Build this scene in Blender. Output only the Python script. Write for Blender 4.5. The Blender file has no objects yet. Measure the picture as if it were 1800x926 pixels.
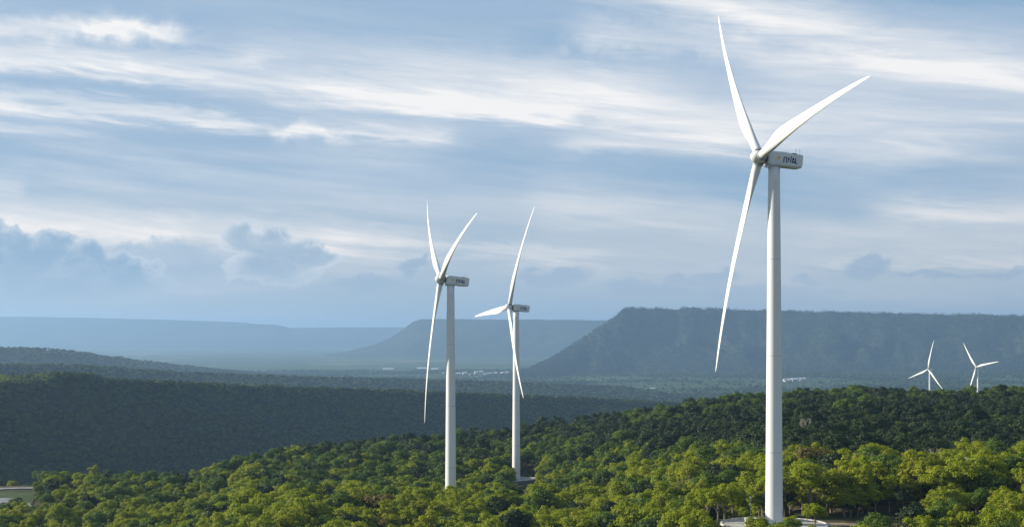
import bpy, bmesh, math, random
import numpy as np
from mathutils import Vector, Matrix

random.seed(7)
RNG = np.random.default_rng(7)
sc = bpy.context.scene
COL = sc.collection
R = math.radians

# ------------------------------------------------------------------ camera
ZC = 230.0            # camera height above the plain
F = 2600.0            # focal length in photograph pixels (1800 wide)
HY = 585.0            # eye-level row of the photograph
cam_d = bpy.data.cameras.new("camera")
cam = bpy.data.objects.new("camera", cam_d)
COL.objects.link(cam)
cam.location = (0, 0, ZC)
cam.rotation_euler = (R(90), 0, 0)
cam_d.sensor_width = 36.0
cam_d.lens = F / 1800 * 36
cam_d.shift_y = (HY - 463) / 1800
cam_d.clip_start = 1.0
cam_d.clip_end = 300000
sc.camera = cam

# ------------------------------------------------------------------ sun, exposure
SUN_EL, SUN_AZ = 23.0, -79.0           # azimuth from the view direction, negative = left
sun_dir = Vector((math.sin(R(SUN_AZ)) * math.cos(R(SUN_EL)), math.cos(R(SUN_AZ)) * math.cos(R(SUN_EL)), math.sin(R(SUN_EL))))
sl = bpy.data.lights.new("sun", 'SUN')
sl.energy = 5.0
sl.angle = R(0.5)
sl.color = (1.0, 0.915, 0.74)
so = bpy.data.objects.new("sun", sl)
COL.objects.link(so)
so.rotation_euler = sun_dir.to_track_quat('Z', 'Y').to_euler()
so.location = (-400, 100, 900)
vs = sc.view_settings
vs.view_transform = 'Standard'
vs.look = 'None'
vs.exposure = 0.72
vs.gamma = 1.0
vs.use_curve_mapping = False
cy = sc.cycles
cy.use_denoising = True
cy.max_bounces = 6
cy.diffuse_bounces = 2
cy.glossy_bounces = 2
cy.transmission_bounces = 3
cy.transparent_max_bounces = 8
cy.volume_bounces = 1

# ------------------------------------------------------------------ node maths helper
class E:
    """a float socket that builds Math nodes"""
    def __init__(s, nt, sock): s.nt, s.s = nt, sock
    def _m(s, op, *a, clamp=False):
        n = s.nt.nodes.new('ShaderNodeMath'); n.operation = op; n.use_clamp = clamp
        for i, v in enumerate(a):
            if isinstance(v, E): s.nt.links.new(v.s, n.inputs[i])
            else: n.inputs[i].default_value = v
        return E(s.nt, n.outputs[0])
    def __add__(s, o): return s._m('ADD', s, o)
    __radd__ = __add__
    def __sub__(s, o): return s._m('SUBTRACT', s, o)
    def __rsub__(s, o): return s._m('SUBTRACT', o, s)
    def __mul__(s, o): return s._m('MULTIPLY', s, o)
    __rmul__ = __mul__
    def __truediv__(s, o): return s._m('DIVIDE', s, o)
    def max(s, o): return s._m('MAXIMUM', s, o)
    def clamp(s): return s._m('ADD', s, 0.0, clamp=True)
    def atan2(s, o): return s._m('ARCTAN2', s, o)
    def asin(s): return s._m('ARCSINE', s)
    def exp(s): return s._m('EXPONENT', s)
    def pow(s, o): return s._m('POWER', s, o)
    def step(s, a, b, lo=0.0, hi=1.0, kind='SMOOTHSTEP'):
        n = s.nt.nodes.new('ShaderNodeMapRange'); n.interpolation_type = kind
        s.nt.links.new(s.s, n.inputs[0])
        for i, v in enumerate((a, b, lo, hi)): n.inputs[i + 1].default_value = v
        return E(s.nt, n.outputs[0])

def comb(nt, x, y, z=0.0):
    n = nt.nodes.new('ShaderNodeCombineXYZ')
    for i, v in enumerate((x, y, z)):
        if isinstance(v, E): nt.links.new(v.s, n.inputs[i])
        else: n.inputs[i].default_value = v
    return n.outputs[0]

def noise(nt, vec, scale, detail=4.0, rough=0.55, dist=0.0):
    n = nt.nodes.new('ShaderNodeTexNoise')
    n.inputs['Scale'].default_value = scale
    n.inputs['Detail'].default_value = detail
    n.inputs['Roughness'].default_value = rough
    n.inputs['Distortion'].default_value = dist
    if vec is not None: nt.links.new(vec, n.inputs['Vector'])
    return E(nt, n.outputs[0])

def mix(nt, f, a, b):
    n = nt.nodes.new('ShaderNodeMix'); n.data_type = 'RGBA'
    for i, v in ((0, f), (6, a), (7, b)):
        if isinstance(v, E): nt.links.new(v.s, n.inputs[i])
        elif hasattr(v, 'is_output'): nt.links.new(v, n.inputs[i])
        elif i == 0: n.inputs[0].default_value = v
        else: n.inputs[i].default_value = (*v, 1)
    return n.outputs[2]

# ------------------------------------------------------------------ sky: a Nishita sky veiled by streaked cloud
world = bpy.data.worlds.new("World")
sc.world = world
world.use_nodes = True
nt = world.node_tree
nt.nodes.clear()
SKY_GAIN = 0.66

def ang(px, py):
    u = (px - 900) / F
    v = (HY - py) / F
    return math.atan(u), math.atan(v * math.cos(math.atan(u)))

tc = nt.nodes.new('ShaderNodeTexCoord')
sp = nt.nodes.new('ShaderNodeSeparateXYZ')
nt.links.new(tc.outputs['Generated'], sp.inputs[0])
X, Y, Z = (E(nt, sp.outputs[i]) for i in range(3))
AZ = X.atan2(Y)
EL = Z.asin()
# stretched noises on the dome (continue all the way round)
slant = Z + X * 0.10
st_vec = comb(nt, X * 1.0, Y * 1.0, slant * 9.0)
n_broad = noise(nt, st_vec, 2.2, 4.0, 0.55, 0.3)
n_fine = noise(nt, st_vec, 7.0, 6.0, 0.6, 0.8)
n_puff = noise(nt, comb(nt, X, Y, Z * 1.2), 60.0, 6.0, 0.6, 0.3)
n_wisp = noise(nt, comb(nt, X, Y, slant * 4.0), 26.0, 5.0, 0.62, 1.2)
warp = (n_fine - 0.5) * 0.030 + (n_wisp - 0.5) * 0.012
n_lump = noise(nt, comb(nt, X, Y, Z * 1.1), 24.0, 3.0, 0.5, 0.2)
puffw = (n_puff - 0.5) * 0.020 + (n_lump - 0.5) * 0.020
ELW = EL + warp
ELP = EL + puffw
AZP = AZ + puffw * 1.3
P_soft = comb(nt, AZ, ELW)
P_puff = comb(nt, AZP, ELP)

def dot(vec, a, b):
    n = nt.nodes.new('ShaderNodeVectorMath'); n.operation = 'DOT_PRODUCT'
    nt.links.new(vec, n.inputs[0]); n.inputs[1].default_value = (a, b, 0)
    return E(nt, n.outputs['Value'])

def streak(x0, y0, x1, y1, th, amp, vec=None, fade=0.3):
    vec = vec or P_soft
    a0, e0 = ang(x0, y0); a1, e1 = ang(x1, y1)
    L = math.hypot(a1 - a0, e1 - e0)
    dx, dy = (a1 - a0) / L, (e1 - e0) / L
    w = th / F
    t = dot(vec, dx / L, dy / L) - (a0 * dx + e0 * dy) / L
    n = dot(vec, -dy / w, dx / w) - (-a0 * dy + e0 * dx) / w
    g = (n * n * -1.0).exp()
    tt = t - 0.5
    win = (tt * tt).step(0.25 * (1 - fade) ** 2, 0.25 * (1 + fade) ** 2, amp, 0.0)
    return g * win

WHITE = [
    (-150, 30, 332, 58, 16, .62, 'p'), (150, 52, 318, 60, 13, .5, 'p'),
    (-200, 72, 470, 100, 12, .30, 's'), (-200, 80, 350, 128, 11, .55, 's'), (120, 118, 980, 192, 19, .62, 's'),
    (560, 160, 1330, 232, 24, .55, 's'), (430, 85, 1150, 150, 34, .42, 's'), (700, 120, 1500, 175, 40, .22, 's'),
    (-220, 150, 420, 216, 12, .72, 's'), (-200, 205, 170, 238, 8, .34, 's'), (350, 210, 780, 236, 14, .28, 's'),
    (488, 232, 612, 241, 11, .60, 'p'), (600, 232, 790, 242, 7, .36, 's'), (-60, 305, 40, 330, 16, .30, 's'),
    (-300, 378, 720, 430, 26, .80, 's'), (560, 424, 1040, 452, 10, .40, 's'), (-100, 420, 300, 440, 30, .25, 's'),
    (1020, 55, 1330, 75, 26, .42, 'p'), (1150, -10, 1900, 150, 24, .46, 's'), (1250, 30, 1950, 120, 40, .30, 's'),
    (1350, 120, 1950, 200, 45, .35, 's'), (950, 170, 1700, 250, 32, .38, 's'), (1000, 250, 1340, 256, 16, .34, 's'),
    (1560, 368, 2000, 380, 18, .50, 's'), (950, 345, 1330, 400, 36, .22, 's'), (1380, 425, 1950, 430, 22, .30, 's'),
    (900, 440, 1400, 470, 24, .20, 's'), (1450, 460, 1900, 462, 8, .35, 's'), (850, 490, 1900, 520, 30, .14, 's'),
    (300, 495, 700, 470, 16, .24, 's'), (1000, -30, 1500, 30, 22, .30, 's'), (300, -10, 900, 60, 20, .12, 's'),
]
W = (n_broad.step(0.44, 0.70) * 0.34) * Z.step(0.02, 0.12)
for s_ in WHITE:
    W = W + streak(*s_[:4], s_[4] * 1.22, s_[5] * 0.80, vec=P_puff if s_[6] == 'p' else P_soft)
n_hair = noise(nt, comb(nt, X, Y, slant * 11.0), 13.0, 7.0, 0.60, 1.0)
W = W * 1.04 * (n_fine.step(0.25, 0.75, 0.70, 1.40)) * (n_hair.step(0.28, 0.72, 0.78, 1.18))
W = W.clamp()

# blue-grey bands between the streaks
D = n_broad.step(0.62, 0.34) * 0.35
for s_ in [(450, 20, 1150, 90, 34, .55), (850, 265, 1330, 325, 34, .6), (1300, 330, 1700, 340, 34, .55), (150, 180, 850, 222, 13, .5),
           (-200, 280, 900, 330, 50, .45), (300, 300, 900, 300, 50, .3), (1450, 300, 1900, 330, 30, .4), (-200, 118, 250, 160, 12, .5),
           (1600, -20, 2000, 25, 22, .7), (-200, 540, 1900, 500, 20, .0)]:
    D = D + streak(*s_, fade=0.5)
D = D.clamp()

# cumulus towers low in the sky (angle-placed lobes with a lumpy edge)
def lobes(items):
    acc = None
    for (px, py, rx, ry) in items:
        a, e = ang(px, py)
        da = (AZP - a) * (F / rx); de = (ELP - e) * (F / ry)
        v = 1.0 - (da * da + de * de)
        acc = v if acc is None else acc.max(v)
    return acc
C1 = lobes([(-60, 430, 90, 55), (20, 432, 42, 34), (85, 440, 40, 34), (50, 470, 130, 50), (155, 452, 40, 26), (200, 478, 90, 32), (120, 500, 190, 40)])
C2 = lobes([(428, 420, 38, 34), (470, 435, 60, 40), (530, 447, 52, 32), (565, 446, 42, 22), (480, 472, 95, 30)])
C4 = lobes([(300, 452, 110, 30), (330, 485, 240, 34), (240, 440, 50, 16)])
C3 = lobes([(1528, 470, 34, 24), (1548, 462, 14, 16), (1430, 486, 34, 12), (1640, 484, 80, 9), (1760, 482, 50, 9), (1240, 496, 50, 14),
            (1190, 492, 22, 16), (1120, 505, 80, 16), (985, 484, 60, 18), (940, 480, 22, 16), (720, 470, 24, 14), (640, 500, 70, 16), (1350, 512, 150, 14)])
base_fade = EL.step(math.radians(0.6), math.radians(3.1))
M1 = C1.step(-0.06, 0.20) * base_fade
M2 = C2.step(-0.06, 0.20) * base_fade
M4 = C4.step(-0.3, 0.6) * base_fade
M3 = C3.step(-0.20, 0.75) * base_fade

nish = nt.nodes.new('ShaderNodeTexSky')
nish.sky_type = 'NISHITA'
nish.sun_disc = False
nish.sun_elevation = R(SUN_EL)
nish.sun_rotation = R(SUN_AZ)
nish.altitude = 300
nish.air_density = 1.0
nish.dust_density = 0.6
nish.ozone_density = 1.5
nsc = nt.nodes.new('ShaderNodeVectorMath'); nsc.operation = 'SCALE'
nt.links.new(nish.outputs[0], nsc.inputs[0]); nsc.inputs['Scale'].default_value = 0.09
# thin veil of altostratus over the blue
veil_lo, veil_hi = (0.425, 0.515, 0.615), (0.365, 0.487, 0.65)
veil = mix(nt, EL.step(R(1.0), R(10)), veil_lo, veil_hi)
c = mix(nt, EL.step(R(12), R(45), 0.88, 0.45), nsc.outputs[0], veil)  # veil thins overhead, out of view, shaped for bluer fill on the towers
c = mix(nt, D * 0.75, c, (0.225, 0.385, 0.57))
warm = mix(nt, EL.step(R(2.0), R(7.0)), (0.92, 0.86, 0.81), (0.88, 0.87, 0.865))
c = mix(nt, W, c, warm)
c = mix(nt, M3 * 0.62, c, (0.26, 0.385, 0.545))
puff_hi = n_puff.step(0.40, 0.68)
def cum(C, dark, light):
    rim = C.step(0.85, 0.12) * 0.8 + puff_hi * 0.30
    return mix(nt, rim.clamp(), dark, light)
c = mix(nt, M4 * 0.60, c, cum(C4, (0.33, 0.45, 0.585), (0.50, 0.58, 0.67)))
c = mix(nt, M1 * 0.92, c, cum(C1, (0.255, 0.39, 0.545), (0.58, 0.65, 0.72)))
c = mix(nt, M2 * 0.86, c, cum(C2, (0.32, 0.435, 0.565), (0.66, 0.71, 0.76)))
bg = nt.nodes.new('ShaderNodeBackground')
nt.links.new(c, bg.inputs[0])
bg.inputs[1].default_value = SKY_GAIN
wo = nt.nodes.new('ShaderNodeOutputWorld')
nt.links.new(bg.outputs[0], wo.inputs[0])
world.cycles.sampling_method = 'MANUAL'
world.cycles.sample_map_resolution = 512

# ------------------------------------------------------------------ numpy noise
def vnoise(x, y, seed=0):
    xi, yi = np.floor(x).astype(np.int64), np.floor(y).astype(np.int64)
    xf, yf = x - xi, y - yi
    u, v = xf * xf * (3 - 2 * xf), yf * yf * (3 - 2 * yf)
    def h(a, b):
        n = (a * 374761393 + b * 668265263 + seed * 974711) & 0x7fffffff
        n = ((n ^ (n >> 13)) * 1274126177) & 0x7fffffff
        return ((n ^ (n >> 16)) & 0xffff) / 65535.0
    return (h(xi, yi) * (1 - u) + h(xi + 1, yi) * u) * (1 - v) + (h(xi, yi + 1) * (1 - u) + h(xi + 1, yi + 1) * u) * v

def fbm(x, y, oct=4, seed=0):
    a, s, t = 0.5, 0.0, 0.0
    for i in range(oct):
        s = s + a * (vnoise(x, y, seed + i) - 0.5); t += a
        x, y, a = x * 2.03 + 17.1, y * 2.03 + 5.3, a * 0.5
    return s / t

def sstep(a, b, x):
    t = np.clip((x - a) / (b - a), 0, 1)
    return t * t * (3 - 2 * t)

# ------------------------------------------------------------------ materials
def new_mat(name):
    m = bpy.data.materials.new(name); m.use_nodes = True
    t = m.node_tree; t.nodes.clear()
    out = t.nodes.new('ShaderNodeOutputMaterial')
    return m, t, out

def principled(name, col, rough=0.6, spec=0.3, var=0.06, vscale=0.6, metallic=0.0, bump=0.0, bscale=4.0):
    m, t, out = new_mat(name)
    b = t.nodes.new('ShaderNodeBsdfPrincipled')
    b.inputs['Roughness'].default_value = rough
    b.inputs['Specular IOR Level'].default_value = spec
    b.inputs['Metallic'].default_value = metallic
    tc = t.nodes.new('ShaderNodeTexCoord')
    n = noise(t, tc.outputs['Object'], vscale, 5.0, 0.6)
    lo = tuple(max(0, v * (1 - var)) for v in col); hi = tuple(min(1, v * (1 + var)) for v in col)
    t.links.new(mix(t, n.step(0.3, 0.7), lo, hi), b.inputs['Base Color'])
    if bump:
        bp = t.nodes.new('ShaderNodeBump'); bp.inputs['Strength'].default_value = bump
        t.links.new(noise(t, tc.outputs['Object'], bscale, 4).s, bp.inputs['Height'])
        t.links.new(bp.outputs[0], b.inputs['Normal'])
    t.links.new(b.outputs[0], out.inputs[0])
    return m

def foliage(name, cols, trans=0.38, tcol=1.25):
    m, t, out = new_mat(name)
    oi = t.nodes.new('ShaderNodeObjectInfo')
    at = t.nodes.new('ShaderNodeAttribute'); at.attribute_name = 'tint'
    r = t.nodes.new('ShaderNodeValToRGB')
    els = r.color_ramp.elements
    while len(els) < len(cols): els.new(0.5)
    for i, cc in enumerate(cols):
        els[i].position = i / (len(cols) - 1); els[i].color = (*cc, 1)
    k = E(t, oi.outputs['Random']) * 0.72 + E(t, at.outputs['Fac']) * 0.28
    t.links.new(k.s, r.inputs[0])
    d = t.nodes.new('ShaderNodeBsdfPrincipled')
    d.inputs['Roughness'].default_value = 0.62
    d.inputs['Specular IOR Level'].default_value = 0.22
    t.links.new(r.outputs[0], d.inputs['Base Color'])
    tr = t.nodes.new('ShaderNodeBsdfTranslucent')
    tcn = mix(t, 0.5, r.outputs[0], (0.16 * tcol, 0.19 * tcol, 0.012)) if tcol > 1 else r.outputs[0]
    t.links.new(tcn, tr.inputs[0])
    ms = t.nodes.new('ShaderNodeMixShader'); ms.inputs[0].default_value = trans
    t.links.new(d.outputs[0], ms.inputs[1]); t.links.new(tr.outputs[0], ms.inputs[2])
    t.links.new(ms.outputs[0], out.inputs[0])
    return m

M = {}
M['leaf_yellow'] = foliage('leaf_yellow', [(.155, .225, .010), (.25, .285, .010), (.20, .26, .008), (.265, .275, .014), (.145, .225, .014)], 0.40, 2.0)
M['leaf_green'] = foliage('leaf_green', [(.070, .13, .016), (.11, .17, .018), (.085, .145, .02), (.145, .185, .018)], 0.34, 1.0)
M['leaf_dark_shade'] = foliage('leaf_dark_shade', [(.018, .036, .013), (.025, .046, .015), (.032, .052, .014), (.02, .040, .016)], 0.22, 1.0)  # dark leaves; on the right-hand hill their darkness stands for cloud shade
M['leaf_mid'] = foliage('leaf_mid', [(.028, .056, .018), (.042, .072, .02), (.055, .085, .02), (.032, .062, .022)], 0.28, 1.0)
M['leaf_brown'] = foliage('leaf_brown', [(.12, .105, .022), (.15, .12, .022), (.13, .115, .02)], 0.35, 1.0)
M['bark'] = principled('bark', (.20, .17, .13), 0.9, 0.1, 0.25, 1.5)
M['pale_bark'] = principled('pale_bark', (.36, .32, .26), 0.9, 0.1, 0.2, 1.5)
M['white_paint'] = principled('white_paint', (.70, .70, .69), 0.38, 0.45, 0.025, 0.12)
M['nacelle_paint'] = principled('nacelle_paint', (.70, .71, .71), 0.42, 0.4, 0.04, 0.3)
M['grey_metal'] = principled('grey_metal', (.30, .32, .33), 0.5, 0.5, 0.12, 1.0)
M['dark_metal'] = principled('dark_metal', (.05, .055, .06), 0.5, 0.4, 0.2, 1.0)
M['navy'] = principled('navy', (.012, .02, .12), 0.5, 0.3, 0.05)
M['yellow'] = principled('yellow', (.80, .58, .05), 0.5, 0.3, 0.05)
M['sky_blue'] = principled('sky_blue', (.38, .55, .72), 0.5, 0.3, 0.05)
M['concrete'] = principled('concrete', (.35, .34, .32), 0.85, 0.2, 0.18, 0.25, bump=0.1)
M['kerb'] = principled('kerb', (.48, .47, .45), 0.8, 0.2, 0.12, 0.8)
M['track'] = principled('track', (.23, .18, .13), 0.95, 0.1, 0.3, 0.35, bump=0.3)
M['asphalt'] = principled('asphalt', (.20, .21, .22), 0.8, 0.2, 0.15, 0.2)
M['verge'] = principled('verge', (.05, .075, .025), 0.95, 0.1, 0.3, 0.15)
M['wall_white'] = principled('wall_white', (.46, .46, .45), 0.7, 0.2, 0.06)
M['roof_white'] = principled('roof_white', (.37, .39, .41), 0.5, 0.3, 0.05)
M['roof_grey'] = principled('roof_grey', (.44, .46, .48), 0.5, 0.3, 0.08)
M['roof_blue'] = principled('roof_blue', (.25, .38, .55), 0.5, 0.3, 0.08)

def ground_material():
    m, t, out = new_mat('ground')
    g = t.nodes.new('ShaderNodeNewGeometry')
    b = t.nodes.new('ShaderNodeBsdfPrincipled')
    b.inputs['Roughness'].default_value = 0.95; b.inputs['Specular IOR Level'].default_value = 0.1
    pos = g.outputs['Position']
    vo = t.nodes.new('ShaderNodeTexVoronoi'); vo.inputs['Scale'].default_value = 0.0032
    mp = t.nodes.new('ShaderNodeMapping'); mp.inputs['Scale'].default_value = (1.0, 0.55, 1.0); mp.inputs['Rotation'].default_value = (0, 0, 0.4)
    t.links.new(pos, mp.inputs[0]); t.links.new(mp.outputs[0], vo.inputs['Vector'])
    sepc = t.nodes.new('ShaderNodeSeparateColor'); t.links.new(vo.outputs['Color'], sepc.inputs[0])
    k = E(t, sepc.outputs[0])
    fields = mix(t, k.step(0.55, 0.75), (.055, .085, .03), (.12, .135, .055))
    fields = mix(t, E(t, sepc.outputs[1]).step(0.8, 0.92), fields, (.17, .135, .09))
    wood = mix(t, noise(t, pos, 0.02, 6).step(0.35, 0.65), (.025, .045, .016), (.05, .075, .022))
    big = noise(t, pos, 0.0011, 5, 0.6)
    c = mix(t, big.step(0.52, 0.60), wood, fields)
    near = noise(t, pos, 0.09, 5)
    soil = mix(t, near.step(0.35, 0.65), (.04, .05, .018), (.075, .06, .035))
    s = t.nodes.new('ShaderNodeSeparateXYZ'); t.links.new(pos, s.inputs[0])
    c = mix(t, E(t, s.outputs[1]).step(1500, 2600), soil, c)
    t.links.new(c, b.inputs['Base Color'])
    t.links.new(b.outputs[0], out.inputs[0])
    return m
M['ground'] = ground_material()

def hill_material(name, c0, c1, c2, s):
    m, t, out = new_mat(name)
    g = t.nodes.new('ShaderNodeNewGeometry'); pos = g.outputs['Position']
    b = t.nodes.new('ShaderNodeBsdfPrincipled')
    b.inputs['Roughness'].default_value = 0.95; b.inputs['Specular IOR Level'].default_value = 0.1
    n1 = noise(t, pos, s, 6, 0.65); n2 = noise(t, pos, s * 0.12, 4)
    c = mix(t, n1.step(0.3, 0.7), c0, c1)
    c = mix(t, n2.step(0.45, 0.75) * 0.5, c, c2)
    t.links.new(c, b.inputs['Base Color'])
    bp = t.nodes.new('ShaderNodeBump'); bp.inputs['Strength'].default_value = 0.9; bp.inputs['Distance'].default_value = 6.0
    t.links.new(n1.s, bp.inputs['Height']); t.links.new(bp.outputs[0], b.inputs['Normal'])
    t.links.new(b.outputs[0], out.inputs[0])
    return m
M['ridge'] = hill_material('ridge', (.018, .032, .012), (.035, .055, .018), (.05, .06, .025), 0.06)
M['mesa'] = hill_material('mesa', (.016, .027, .013), (.034, .046, .022), (.055, .055, .035), 0.022)

# ------------------------------------------------------------------ object helpers
def link(o, parent=None):
    COL.objects.link(o)
    if parent is not None: o.parent = parent
    return o

def tag(o, label=None, cat=None, group=None, kind=None):
    if label: o['label'] = label
    if cat: o['category'] = cat
    if group: o['group'] = group
    if kind: o['kind'] = kind
    return o

def empty(name, loc, rz=0.0):
    o = bpy.data.objects.new(name, None); o.empty_display_size = 0.5
    COL.objects.link(o); o.location = loc; o.rotation_euler = (0, 0, rz)
    return o

def mesh_obj(name, verts, faces, mat, parent=None, smooth=False):
    me = bpy.data.meshes.new(name)
    me.from_pydata([tuple(v) for v in verts], [], faces)
    if smooth: me.polygons.foreach_set('use_smooth', [True] * len(me.polygons))
    me.materials.append(mat); me.update()
    return link(bpy.data.objects.new(name, me), parent)

def bm_obj(name, bm, mat, parent=None, smooth=False):
    me = bpy.data.meshes.new(name)
    bmesh.ops.recalc_face_normals(bm, faces=bm.faces[:])
    bm.to_mesh(me); bm.free()
    if smooth:
        me.polygons.foreach_set('use_smooth', [True] * len(me.polygons))
    me.materials.append(mat)
    return link(bpy.data.objects.new(name, me), parent)

def ring_tube(bm, rings):
    """rings: list of lists of points with equal counts; closed tube with caps"""
    vr = [[bm.verts.new(p) for p in r] for r in rings]
    n = len(vr[0])
    for a, b in zip(vr, vr[1:]):
        for i in range(n):
            bm.faces.new((a[i], a[(i + 1) % n], b[(i + 1) % n], b[i]))
    bm.faces.new(vr[0][::-1]); bm.faces.new(vr[-1])

def lathe(bm, prof, seg=32, org=(0, 0, 0)):
    ring_tube(bm, [[(org[0] + r * math.cos(2 * math.pi * i / seg), org[1] + r * math.sin(2 * math.pi * i / seg), org[2] + z) for i in range(seg)] for r, z in prof])

def add_box(bm, c, s, mat=None):
    v = [bm.verts.new((c[0] + sx * s[0] / 2, c[1] + sy * s[1] / 2, c[2] + sz * s[2] / 2)) for sz in (-1, 1) for sx, sy in ((-1, -1), (1, -1), (1, 1), (-1, 1))]
    for f in ((0, 3, 2, 1), (4, 5, 6, 7), (0, 1, 5, 4), (1, 2, 6, 5), (2, 3, 7, 6), (3, 0, 4, 7)):
        bm.faces.new([v[i] for i in f])
    return v

def tube_between(bm, a, b, ra, rb, seg=6):
    a, b = Vector(a), Vector(b)
    d = (b - a).normalized()
    u = d.orthogonal().normalized(); w = d.cross(u)
    ring_tube(bm, [[p + (u * math.cos(2 * math.pi * i / seg) + w * math.sin(2 * math.pi * i / seg)) * r for i in range(seg)] for p, r in ((a, ra), (b, rb))])

def grid_obj(name, V, ni, nj, mat, smooth=True):
    me = bpy.data.meshes.new(name)
    idx = np.arange(ni * nj).reshape(ni, nj)
    q = np.stack([idx[:-1, :-1], idx[1:, :-1], idx[1:, 1:], idx[:-1, 1:]], -1).reshape(-1, 4)
    me.vertices.add(len(V)); me.vertices.foreach_set('co', np.asarray(V, np.float32).ravel())
    me.loops.add(q.size); me.loops.foreach_set('vertex_index', q.ravel().astype(np.int32))
    me.polygons.add(len(q)); me.polygons.foreach_set('loop_start', np.arange(0, q.size, 4, dtype=np.int32))
    me.polygons.foreach_set('use_smooth', np.ones(len(q), bool))
    me.update(calc_edges=True); me.validate()
    me.materials.append(mat)
    return link(bpy.data.objects.new(name, me))

# ------------------------------------------------------------------ turbine placement (needed by the terrain)
HUB_H, OVER = 92.5, 4.0
TURB = {  # hub position relative to the camera, yaw, tilt, rotor angle
    'T1': ((62.4, 373.2, 44.3), 13.6, 4.8, 79.2),
    'T2': ((-28.2, 585.6, 21.2), 14.4, 5.3, 67.6),
    'T3': ((-1.5, 793.2, 14.0), 20.0, 5.3, 25.5),
    'S1': ((808.9, 2875.0, -70.8), 26.5, 4.3, 11.0),
    'S2': ((841.2, 2680.2, -61.8), 23.6, 4.1, 79.1),
}
BASE = {}
for k, (h, ps, t, ph) in TURB.items():
    BASE[k] = (h[0] + OVER * math.cos(R(ps)), h[1] + OVER * math.sin(R(ps)), h[2] - HUB_H)

# ------------------------------------------------------------------ terrain height (relative to the camera)
def to_px(x, y):
    th = np.clip(np.arctan2(x, y), -0.8, 0.8)
    return 900 + F * np.tan(th)

def ground_z(x, y):
    x = np.asarray(x, float); y = np.asarray(y, float)
    px = to_px(x, y)
    d = np.where(y > 0, np.maximum(y, np.hypot(x, y) * 0.7), np.hypot(x, y))
    hp = np.interp(px, [-900, 0, 120, 260, 430, 700, 905, 1000, 1150, 1300, 1400, 2700], [-78, -79, -80.5, -80, -77.5, -77, -78, -74, -63, -54, -49, -47])
    wk = sstep(120, 430, px) * (1 - sstep(1180, 1330, px)) * sstep(300, 400, d) * (1 - sstep(545, 592, d))
    z = hp + (-68.5 - hp) * wk * np.where(hp < -68.5, 1, 0)
    z = z + fbm(x / 60, y / 60, 3, 5) * 5.0
    de = np.interp(px, [-900, 0, 100, 200, 340, 430, 560, 900, 1130, 1300, 2700], [780, 765, 765, 755, 740, 810, 910, 1030, 1030, 1010, 1000])
    vf = np.interp(px, [-900, 900, 1400, 2700], [-165, -172, -160, -160])
    drop = z - 0.5 * np.maximum(d - de, 0) - 0.0
    z = np.where(d > de, np.maximum(drop, vf), z)
    z = z + (-230 - z) * sstep(3000, 5000, d)
    z = z + fbm(x / 900, y / 900, 3, 11) * 14 * sstep(3500, 6000, d) * (1 - sstep(20000, 40000, d))
    for k in ('T1', 'T2', 'T3', 'S1', 'S2'):
        b = BASE[k]
        r = np.hypot(x - b[0], y - b[1])
        w = 1 - sstep(16, 30, r)
        z = z + (b[2] - 0.25 - z) * w
    return z

th = np.concatenate([np.radians(np.arange(-180, -24, 3.0)), np.radians(np.arange(-24, 24, 0.15)), np.radians(np.arange(24, 180.1, 3.0))])
dd = np.concatenate([np.arange(0.5, 330, 18), np.arange(330, 1080, 5.0), np.arange(1080, 1500, 14), np.geomspace(1500, 7000, 80), np.geomspace(7300, 75000, 46)])
TH, DD = np.meshgrid(th, dd, indexing='ij')
gx, gy = np.sin(TH) * DD, np.cos(TH) * DD
gz = ground_z(gx, gy) + ZC
ground = grid_obj('ground', np.stack([gx, gy, gz], -1).reshape(-1, 3), len(th), len(dd), M['ground'])
tag(ground, kind='structure', label='forested hilltop and wide farmed plain reaching the horizon')

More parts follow.
